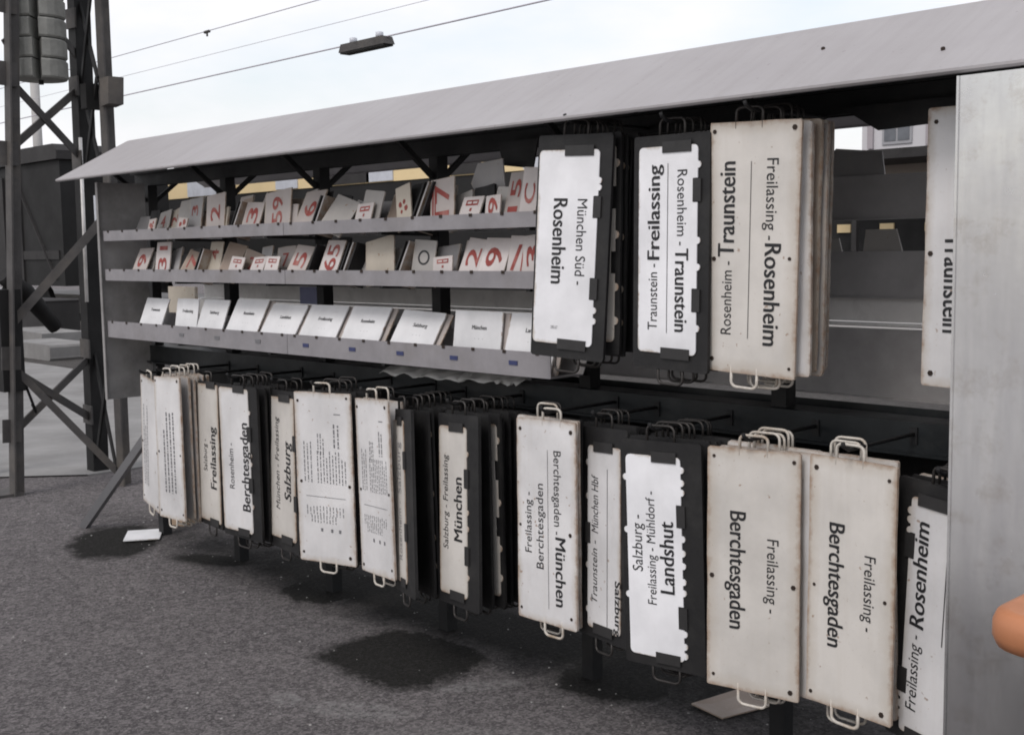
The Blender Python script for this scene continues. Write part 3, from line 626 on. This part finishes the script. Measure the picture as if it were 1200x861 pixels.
def card(row, x, w, vis, tilt, lean, dep, mat, what, thick=.006):
    zb, zt = SH[row]; Yc = {'B': -.25, 'T': -.275, 'M': -.275}[row]+dep
    base = zb+.006; below = zt-base; y0 = max(-.313, Yc-tilt*below); a = math.atan(tilt); Ln = (below+vis)/math.cos(a)
    loc = (x+w/2, y0, base)
    if row == 'B':
        lab = 'white place-name card %s, leaning on the bottom shelf' % what
    elif what in LBL: lab = '%s on %s shelf' % (LBL[what], ROWW[row])
    else: lab = 'card with red %s on the %s shelf' % (what, ROWW[row])
    n = seen.get(lab, 0); seen[lab] = n+1
    pv_ = prev.get(row)
    if pv_ is None: lab += ', first from the far end'
    elif n or row == 'B' or what in LBL: lab += ', right of the %s one' % pv_
    prev[row] = {'coach': 'red block', '': 'blank', 'blot': 'red blot', 'dots': 'grimy', 'ring': 'ringed', '/': 'stroke'}.get(what, what)
    if row != 'B' and mat is CARDW: mat = CARDP
    e = empty('index_card' if row == 'B' else 'number_card', loc, lab, 'card', 'cards on the %s shelf' % ROWW[row])
    e.rotation_euler = (-a, lean+(rnd.uniform(-.11, .11) if row != 'B' else rnd.uniform(-.012, .012)), rnd.uniform(-.03, .03) if row != 'B' else 0)
    if mat is CARDW and row == 'B': out = rounded(w, Ln, .006)
    else: out = rounded(w, Ln, .003, 2)
    MB().prism(worn([(px, pz+Ln) for px, pz in out], .0006), 0, thick).build('board', mat, e)
    top = below/math.cos(a); L = Letters(); y = -.0008; V = vis/math.cos(a)
    if row == 'B':
        L.line(what, .09+.006*len(what)-.05, .014, .01, top+V*.52, 0, y, .01); L.line('2. Kl.' if 0 else '· · ·', .05, .008, .01, top+V*.20, 0, y, 0)
        L.build('lettering', INK, e); return e
    if what == 'coach':
        L.rect(-w*.30, top+V*.50, w*.30, top+V*.60, y); L.rect(-w*.30, top+V*.72, w*.30, top+V*.80, y); L.rect(-w*.30, top+V*.60, -w*.24, top+V*.72, y); L.rect(w*.24, top+V*.60, w*.30, top+V*.72, y); L.rect(-w*.03, top+V*.60, w*.03, top+V*.72, y)
        L.rect(-w*.04, top+V*.18, w*.06, top+V*.36, y)
    elif what in ('blot', 'dots'):
        for k in range(5):
            cx, cz, r_ = rnd.uniform(-.25,.25)*w, top+V*rnd.uniform(.2,.65), rnd.uniform(.008,.018)
            o = len(L.v); L.v += [(cx+r_*math.cos(R(45*j))*rnd.uniform(.6,1), y-.0001*k, cz+r_*math.sin(R(45*j))*rnd.uniform(.6,1)) for j in range(8)]; L.f.append(tuple(range(o, o+8)))
    elif what == '':
        return e
    elif what == '/':
        o = len(L.v); L.v += [(-w*.3, y, top), (-w*.1, y, top), (w*.25, y, top+V*.75), (w*.05, y, top+V*.75)]; L.f.append((o, o+1, o+2, o+3))
        L.rect(w*.3, top, w*.38, top+V*.8, y)
    elif what == 'ring':
        for k in range(16):
            a0, a1 = R(22.5*k), R(22.5*(k+1)); o = len(L.v)
            L.v += [(.035*math.cos(a0), y, top+V*.42+.03*math.sin(a0)), (.035*math.cos(a1), y, top+V*.42+.03*math.sin(a1)), (.025*math.cos(a1), y, top+V*.42+.022*math.sin(a1)), (.025*math.cos(a0), y, top+V*.42+.022*math.sin(a0))]; L.f.append((o, o+1, o+2, o+3))
        L.build('mark', INK, e); return e
    else:
        L.line(what, min(V*.85, .05*len(what)+.02), min(w*.55, .075), .005, top+V*.42, 90, y, .01)
        if what == '17': L.rect(-w*.42, top-.01, -w*.36, top+V*.8, y); L.rect(-w*.32, top-.01, -w*.27, top+V*.8, y)
    L.build('lettering', RED, e); return e
for c in CARDS:
    e = card(*c)
    if c[0] == 'B' and c[1] > 1.2:      # a second card of the bundle right behind
        zb, zt = SH['B']; a = math.atan(c[4])
        b = MB().prism([(px, pz+(zt-zb-.006+c[3])/math.cos(a)-.004) for px, pz in rounded(c[2], (zt-zb-.006+c[3])/math.cos(a)-.004, .006)], 0, .005).build('index_card', CARDD)
        b.location = (e.location.x+.022, e.location.y+.016, e.location.z); b.rotation_euler = (-a, c[5]+.02, 0)
        tag(b, 'greyer card tucked behind the %s white %s card on the bottom shelf' % ((['first']+ORD+['tenth'])[CARDS.index(c)], c[8]), 'card', 'cards on the bottom shelf')
q_ = random.Random(21)
for row in ('T', 'M'):
    zb, zt = SH[row]; front = sorted([(c[1]+c[2]/2, c[8]) for c in CARDS if c[0] == row]); x = .36 if row == 'T' else .24; used = {}
    while x < 3.36:
        w = q_.uniform(.08, .17); mt, wd_ = q_.choice(((DULL,'dull grey'),(CARDD,'soiled pale'),(BEIGE,'beige'),(BROWNB,'brown'),(GREYB,'dark grey'),(BLACKB,'black')))
        hgt = zt-zb+q_.uniform(.07, .15); a = q_.uniform(.16, .42)
        m = MB().prism(worn(densify([(px, pz+hgt) for px, pz in rounded(w, hgt, .004, 2)], .05), .0018), 0, q_.uniform(.004, .012))
        b = m.build('spare_board', mt); b.location = (x+w/2, -.245+q_.uniform(-.02, .03), zb+.006); b.rotation_euler = (-a, q_.uniform(-.24, .24), q_.uniform(-.05, .05))
        near = min(front, key=lambda f: abs(f[0]-(x+w/2)))
        ref = {'coach': 'red block card', '': 'blank board', 'blot': 'red blot card', 'dots': 'grimy board', 'ring': 'ringed board', '/': 'red stroke card'}.get(near[1], 'red '+near[1])
        side = 'behind' if abs(near[0]-(x+w/2)) < .05 else 'left of' if near[0] > x+w/2 else 'right of'
        lab = '%s spare board tilted %s the %s on the %s shelf' % (wd_, side, ref, ROWW[row]); n = used.get(lab, 0); used[lab] = n+1
        if n: lab = lab.replace('spare', 'further spare' if n == 1 else 'last spare')
        tag(b, lab, 'board', 'spare boards behind the cards')
        if q_.random() < .45 and mt not in (BLACKB,):
            L = Letters(); L.line(q_.choice(('2','5','8','7','3','4')), .05, .055, 0, hgt-.065, 90 if q_.random() < .7 else 0, -.0008, .01); L.build('lettering', RED, b)
        x += w*q_.uniform(.65, 1.25)
# dark narrow boards standing edge-on between the cards
for (row, x, n, hgt, lab) in (('T', 2.72, 3, .145, 'left of the red 17'), ('M', 2.22, 3, .125, 'right of the red 65'), ('M', 2.60, 2, .125, 'left of the ringed board'), ('T', 1.35, 2, .12, 'left of the red 3'), ('T', 2.03, 2, .12, 'right of the red 6'), ('M', 1.98, 1, .12, 'left of the red 65'), ('M', .98, 2, .11, 'right of the brown 7')):
    for k in range(n):
        zb, zt = SH[row]
        b = MB().box((-.004, 0, 0), (.004, .11, zt-zb+hgt)).build('edge_on_board', [BLACKB, GREYB, BLACKB][k % 3])
        b.location = (x+.027*k, -.305, zb+.005); b.rotation_euler = (-.22, .30, 0)
        tag(b, '%s narrow board standing edge-on %s on the %s shelf' % (['first', 'middle', 'last'][k] if n == 3 else ['first', 'last'][k] if n == 2 else 'single', lab, ROWW[row]), 'board', 'edge-on boards among the cards')
# boards leaning on the far side, seen through the open bay
def plain_board(out, y, t, mat, label, name='board_plate'):
    return tag(MB().prism(out, y, y+t).build(name, mat), label, 'board')
plain_board([(4.215,1.735),(4.215,1.93),(4.25,1.965),(4.42,1.945),(4.45,1.735)], .318, .006, GREYB, 'dark grey board with a cut corner behind the open bay')
plain_board([(4.34,1.48),(4.365,1.692),(4.475,1.692),(4.54,1.48)], .318, .006, DULL, 'pale tapering card standing behind the middle board of the open bay')
plain_board([(4.21,1.48),(4.21,1.665),(4.26,1.665),(4.31,1.48)], .326, .006, DULL, 'small pale card edge at the left of the open bay')
plain_board([(-.60,.99),(-.60,1.44),(-.26,1.44),(-.26,.99)], .40, .02, BEIGE, 'beige board standing behind the rack at its far end')
plain_board([(1.075,1.372),(1.075,1.462),(1.25,1.462),(1.25,1.372)], .278, .006, LILAC, 'lilac card behind the white bottom-shelf cards')
plain_board([(2.95,1.90),(2.99,1.975),(3.13,1.985),(3.15,1.79),(3.02,1.79)], -.17, .006, GREYB, 'crooked dark plate standing behind the red block card near the 15')
# loose papers lying on the rail
for i, (x, y, w_, d_, rz) in enumerate(((2.42,-.075,.26,.11,.1),(2.70,-.085,.30,.13,-.08),(2.95,-.07,.28,.12,.15),(3.10,-.085,.16,.11,-.2))):
    nx, ny = 10, 5; vs = []; fs = []
    for a in range(nx+1):
        for b in range(ny+1):
            vs.append(((a/nx-.5)*w_, (b/ny-.5)*d_, .012+.010*math.sin(a*1.3+i)*math.cos(b*1.1+i*2)-.045*max(0, .55-b/ny)+.0025*rnd.random()))
    for a in range(nx):
        for b in range(ny): q = a*(ny+1)+b; fs.append((q, q+ny+1, q+ny+2, q+1))
    m = MB(); m.add(vs, fs, True); o = m.build('paper_sheet', PAPER); o.location = (x, y, 1.128+.004*i); o.rotation_euler = (0, 0, rz)
    md = o.modifiers.new('thick', 'SOLIDIFY'); md.thickness = .001
    tag(o, '%s crumpled white sheet lying on the rail under the bottom shelf' % ['far', 'long', 'nearer wide', 'small near'][i], 'paper', 'papers on the rail')

# ------------------------------------------------------------------ things on the ground
b = MB().prism(worn(rounded(.20, .25, .006), .002), 0, .006).build('card_plate', CARDW); b.rotation_euler = (R(-88), 0, R(38)); b.location = (-.09, -.20, .006)
b.matrix_world = Matrix.Translation((.075, -.19, .010)) @ Matrix.Rotation(R(58), 4, 'Z') @ Matrix.Rotation(R(90), 4, 'X')
tag(b, 'small white card lying flat on the asphalt under the far end', 'card')
vs = [(3.87,.02,.010),(3.94,.22,.030),(4.08,.22,.006),(4.02,.0,.004)]
b = MB().add(vs+[(x,y,z+.005) for x,y,z in vs], [(3,2,1,0),(4,5,6,7),(0,1,5,4),(1,2,6,5),(2,3,7,6),(3,0,4,7)]).build('fallen_board', BROWNB)
tag(b, 'grey brown board lying on the asphalt under the cream Berchtesgaden board', 'board')
b = MB().prism(worn(rounded(.16, .10, .008), .003), -.05, .05).build('brick', BRICK); b.location = (-.19, .20, .101); b.rotation_euler = (0, 0, R(15))
tag(b, 'sandy brick standing under the tall white board at the far end', 'brick')

# ------------------------------------------------------------------ lattice mast
mast = empty('lattice_mast', (-1.97, .28, 0), 'tall steel lattice mast with crossed braces left of the rack', 'mast')
mi = mast.matrix_world.copy(); 
def mp_(b, name, mat): o = b.build(name, mat, mast); o.location = (1.97, -.28, 0); return o
H = 6.2
def lerp(a, b, t): return tuple(a[i]+(b[i]-a[i])*t for i in range(3))
A0, A1 = (-1.88,-.19,0), (-1.84,.07,H); B0, B1 = (-2.29,.64,0), (-2.08,.60,H); C0, C1 = (-1.65,.49,0), (-1.55,.45,H); D0, D1 = (-2.7,-.15,0), (-2.45,.0,H)
mp_(MB().angle(A0, A1, .10, .012, (1,0,0), (0,1,0)).box((-2.06,-.33,0), (-1.80,-.12,.02)), 'leg', MASTM)
m = MB().bar(B0, B1, .12, .12); mp_(m, 'leg', MASTD)
mp_(MB().angle(C0, C1, .10, .012, (1,0,0), (0,1,0)), 'leg', MASTM)
mp_(MB().angle(D0, D1, .10, .012, (-1,0,0), (0,1,0)), 'leg', MASTM)
def zb(a0, a1, z): return Vector(lerp(a0, a1, z/H))
for (P0, P1, Q0, Q1, off, mt, zs) in ((A0, A1, B0, B1, .0, MASTM, ((.40,.90),(2.34,2.88),(3.07,3.62),(3.62,4.2))), (C0, C1, B0, B1, .03, MASTD, ((.10,.95),(2.2,2.85),(2.85,3.5),(3.5,4.1)))):
    for (z0, z1) in zs:
        mp_(MB().bar(zb(P0,P1,z0), zb(Q0,Q1,z1), .014, .055), 'brace', mt)
        mp_(MB().bar(zb(Q0,Q1,z0)+Vector((.02,-.02,0)), zb(P0,P1,z1)+Vector((.02,-.02,0)), .014, .055), 'brace', mt)
mp_(MB().bar(zb(A0,A1,1.15), zb(C0,C1,1.91), .014, .06), 'brace', MASTM)
mp_(MB().bar(zb(A0,A1,.93), zb(C0,C1,.10), .014, .05), 'brace', MASTM)
for z in (.45, .95, 2.34, 2.87, 3.35):
    mp_(MB().bar(zb(A0,A1,z-.08)+Vector((.03,.012,0)), zb(A0,A1,z+.08)+Vector((.03,.012,0)), .012, .13), 'gusset_plate', MASTM)
    mp_(MB().bar(zb(B0,B1,z-.07)+Vector((.03,-.075,0)), zb(B0,B1,z+.07)+Vector((.03,-.075,0)), .15, .012), 'gusset_plate', MASTM)
# bundle of cable and lever gear on the mast
m = MB().tube([(-1.98,-.12,1.52),(-2.04,.05,1.40),(-2.1,.22,1.22),(-2.12,.30,1.12)], [.06,.07,.06,.05], 8); mp_(m, 'lever_gear', MASTD)
m = MB().box((-2.05,-.20,.72), (-1.84,-.05,1.42)); mp_(m, 'gear_case', MASTD)
m = MB().tube([(-1.92,-.02,.75),(-1.90,.02,.60),(-1.94,.05,.55),(-2.0,.05,.60)], .01, 6); mp_(m, 'cable', MASTD)
mp_(MB().tube([(-2.16,.56,1.3),(-2.13,.56,2.5)], .014, 6), 'conduit', BARL)
m = MB().box((-1.70,.44,1.86), (-1.58,.54,2.06)); mp_(m, 'junction_box', PALEW)
# tension weights
tw = empty('tension_weight', (-1.93, .21, 2.86), 'stack of round grey concrete weights hung inside the mast', 'weight')
z = 0.
for k in range(8):
    n = 20; prof = [(.172,0),(.182,.012),(.182,.118),(.172,.130)]; m = MB(); vs = []; fs = []
    for r_, zz in prof:
        for j in range(n+1): a = R(-80+340*j/n); vs.append((r_*math.cos(a), r_*math.sin(a), zz))
    for i in range(3):
        for j in range(n): fs.append((i*(n+1)+j, i*(n+1)+j+1, (i+1)*(n+1)+j+1, (i+1)*(n+1)+j))
    o = len(vs); vs += [(.03*math.cos(R(-90)), .03*math.sin(R(-90)), 0), (.03*math.cos(R(-90)), .03*math.sin(R(-90)), .13)]
    fs += [tuple([o]+list(range(n, -1, -1))), tuple([o+1]+list(range(3*(n+1), 4*(n+1))))]
    fs += [(o, 0, n+1, 2*(n+1), 3*(n+1), o+1), (o+1, 3*(n+1)+n, 2*(n+1)+n, n+1+n, n, o)]
    m.add(vs, fs); w_ = m.build('weight_disc', WEIGHT, tw); w_.location = (0, 0, z); w_.rotation_euler = (0, 0, 1.05+.05*math.sin(k*2.1)); z += .137
MB().tube([(0,0,-.03),(0,0,1.9)], .018, 8).build('rod', MASTD, tw)
fl = empty('floodlight', (-1.52, .50, 2.66), 'dark box lamp fixed to the right leg of the mast', 'lamp')
MB().add([(-.02,-.05,0),(.10,-.05,.01),(.12,-.05,.19),(-.02,-.05,.19),(-.02,.06,0),(.10,.06,.01),(.12,.06,.19),(-.02,.06,.19)], [(0,1,2,3),(7,6,5,4),(0,4,5,1),(1,5,6,2),(2,6,7,3),(3,7,4,0)]).build('housing', MASTM, fl)
MB().bar((-.14,0,.14), (.0,0,.10), .03, .04).build('bracket', MASTD, fl)
MB().box((-.24,-.09,.0), (-.15,.06,.17)).build('ballast_box', MASTD, fl)
# thin pale pole far behind
po = empty('signal_pole', (-29.6, 11.6, 0), 'thin pale pole standing far behind the mast', 'pole')
MB().tube([(0,0,0),(0,0,8.4)], [.16,.13], 10).build('shaft', PAVE, po); MB().box((-.18,-.18,8.4), (.18,.18,8.6)).build('cap', MASTM, po); MB().box((-.2,-.2,0), (.2,.2,.12)).build('base', PAVE, po)

# ------------------------------------------------------------------ overhead line
def wire(z, y, r, x0, x1, label, sag=.05):
    pts = [(x0+(x1-x0)*k/30, y, z-sag*math.sin(math.pi*k/30)) for k in range(31)]
    return tag(MB().tube(pts, r, 6).build('overhead_wire', WIREL), label, 'cable', 'overhead wires')
wire(5.66, 8.0, .008, -60, 20, 'upper overhead wire with a small dark clamp on it')
wire(5.30, 8.2, .0045, -60, 20, 'thin faint overhead wire below the clamped one')
wire(4.86, 8.0, .012, -60, 20, 'thick overhead wire carrying the hanging lamp')
cl = empty('wire_clamp', (-13.2, 8.0, 5.60), 'small dark clamp on the upper overhead wire', 'clamp'); MB().tube([(-.08,0,0),(.08,0,0)], .028, 8).build('body', MASTM, cl); MB().tube([(0,0,-.02),(0,0,-.08)], .018, 8).build('pin', MASTM, cl)
hl = empty('hanging_lamp', (-8.5, 8.0, 4.80), 'long dark lamp hung from the thick overhead wire in the sky', 'lamp')
m = MB(); m.prism([(-.58,-.10),(.58,-.10),(.52,.02),(-.52,.02)], -.10, .10); m.build('housing', MASTM, hl)
MB().box((-.55,-.09,-.125), (.55,.09,-.101)).build('cover', MASTD, hl)
for x in (-.32, .34): MB().tube([(x,0,.02),(x,0,.10),(x,0,.11)], [.06,.06,.03], 8).build('insulator', PALEW, hl)

# ------------------------------------------------------------------ far background
cw = empty('goods_wagon', (-17, 8.0, 0), 'dark goods wagon standing far left behind the mast', 'wagon')
MB().box((-18, 0, .95), (-2.8, 2.6, 3.75)).build('body', DARKW, cw); MB().prism([(-18.1,3.76),(-2.7,3.76),(-2.7,3.95),(-2.9,4.1),(-18.1,4.1)], -.1, 2.7).build('roof', GREYW, cw)
for k in range(6): MB().box((-17.6+2.5*k, -.04, 1.0), (-17.5+2.5*k, -.002, 3.7)).build('stanchion', GREYW, cw)
MB().box((-17.8,-.03,1.55), (-3,-.003,1.75)).build('side_rail', GREYW, cw)
for x in (-16, -13.8, -7, -4.8):
    n = 16; MB().prism([(x+.46*math.cos(2*math.pi*k/n), .5+.46*math.sin(2*math.pi*k/n)) for k in range(n)], .3, .42).build('wheel', MASTD, cw)
MB().box((-8.6, -.05, 1.1), (-6.0, -.003, 3.5)).build('door', GREYW, cw)
MB().bar((-17.4,-.03,1.1), (-15.2,-.03,3.6), .06, .03).build('diagonal', GREYW, cw)
MB().bar((-5.4,-.03,3.6), (-3.2,-.03,1.1), .06, .03).build('diagonal', GREYW, cw)
ca = empty('railway_carriage', (-21, 14.0, 0), 'carriage with cream yellow band and pale windows behind the rack', 'carriage')
MB().box((-11.3, 0, .9), (12.4, 2.7, 3.21)).build('body', DARKW, ca); MB().box((-11.3, -.02, 3.22), (12.4, 2.72, 3.72)).build('yellow_band', YELL, ca)
MB().prism([(-11.4,3.73),(12.5,3.73),(12.3,4.0),(-11.2,4.0)], -.05, 2.75).build('roof', GREYW, ca)
x = -10.9; k = 0
while x < 12: MB().box((x, -.05, 3.24), (x+(1.0 if k % 3 else 1.7), -.021, 3.71)).build('window', PALEW if k % 2 else GREYW, ca); x += (1.6, 3.0, 2.3)[k % 3]; k += 1
for x in (-9, -6.4, 7.2, 9.8): MB().prism([(x+.46*math.cos(2*math.pi*k/16), .5+.46*math.sin(2*math.pi*k/16)) for k in range(16)], .3, .42).build('wheel', MASTD, ca)
bd = empty('station_building', (-8, 40, 0), 'pale building with tall windows seen through the open bay', 'building')
MB().box((-10.6, 0, 5.2), (30, 10, 8.7)).build('upper_wall', FACADE, bd)
MB().box((-10.6, .3, 2.9), (30, 10, 5.19)).build('lower_wall', mat_plain('lower render', (.34,.30,.26), .9, 0, .15, .5), bd)
MB().box((-17, .3, 0), (30, 10, 2.89)).build('plinth_wall', DARKW, bd)
MB().box((-17, .305, 2.9), (-10.61, 9, 3.0)).build('plinth_roof', GREYW, bd)
MB().box((-11.2, -3.2, 4.65), (30, .28, 5.0)).build('canopy', GREYW, bd)
MB().prism([(-11,8.71),(30,8.71),(30,8.95),(-11,8.95)], -.3, 10.3).build('roof', GREYW, bd)
for k in range(10):
    x = -9.7+2.45*k
    f = MB().box((x, -.06, 5.42), (x+1.25, -.003, 7.4)).build('window', FRAME, bd)
    for (a, b) in ((.10,.58),(.67,1.15)): MB().box((x+a, -.085, 5.55), (x+b, -.0605, 7.25)).build('pane', GLASS, f)
for k in range(11): MB().box((-10.2+2.45*k-.12, -.10, 5.3), (-10.2+2.45*k+.12, -.003, 8.6)).build('pilaster', mat_plain('pilaster render', (.36,.33,.35), .9, 0, .1, .5) if k == 0 else bpy.data.materials['pilaster render'], bd)
for k in range(14): MB().box((-15.6+1.9*k, .22, 2.05), (-15.0+1.9*k, .295, 2.38)).build('lower_window', YELL, bd)
for k in range(8): MB().box((-9.2+3*k, -3.1, 0), (-9.0+3*k, -2.9, 4.64)).build('canopy_post', GREYW, bd)

for i, (x, y, w_, h_, mt, lab) in enumerate(((-14.3, 5.2, 1.5, .34, PAVG, 'pale concrete block lying beyond the mast'), (-12.6, 4.6, 1.6, .24, PAVG, 'long pale concrete block beside the paving beyond the mast'), (-16.5, 6.0, 2.2, .8, GREYW, 'dark crate standing by the goods wagon'))):
    b = MB().prism(worn(rounded(w_, h_, .04), .015), -.35, .35).build('concrete_block' if mt is PAVG else 'crate', mt); b.location = (x, y, h_+.02); tag(b, lab, 'block' if mt is PAVG else 'crate')
rl = MB()
for y in (6.2, 8.3, 9.8, 13.9, 15.4): rl.box((-120, y-.035, .02), (60, y+.035, .16))
tag(rl.build('rail_track', MASTM), kind='structure')
# ------------------------------------------------------------------ orange table corner by the metal sheet
tb = empty('orange_table', (6.0, -.74, 0), 'orange slab with a thick rounded corner in front of the bare metal sheet', 'table')
def slab():
    w, d, r, t, be = 1.3, .40, .10, .088, .03
    def ring(ins, z):
        o = []
        for cx, cy, a0 in ((w/2-r, d/2-r, 0), (-w/2+r, d/2-r, 90), (-w/2+r, -d/2+r, 180), (w/2-r, -d/2+r, 270)):
            for k in range(7):
                a = R(a0+90*k/6); o.append((cx+(r-ins)*math.cos(a), cy+(r-ins)*math.sin(a), z))
        return o
    levels = [(be,0),(be*.3,be*.3),(0,be),(0,t-be),(be*.3,t-be*.3),(be,t)]
    vs = []; n = 28
    for i, z_ in levels: vs += ring(i, z_)
    fs = []
    for i in range(len(levels)-1):
        for k in range(n): fs.append((i*n+k, i*n+(k+1) % n, (i+1)*n+(k+1) % n, (i+1)*n+k))
    fs += [tuple(reversed(range(n))), tuple((len(levels)-1)*n+k for k in range(n))]
    m = MB(); m.add(vs, fs, True); m.sm[-1] = m.sm[-2] = False
    o = m.build('tabletop', ORANGE, tb); o.location = (0, 0, .80)
slab()
for x in (-.15, .5):
    for y in (-.13, .13): MB().tube([(x,y,0),(x,y,.80)], .02, 10).build('leg', LEGM, tb)
bpy.context.view_layer.update()
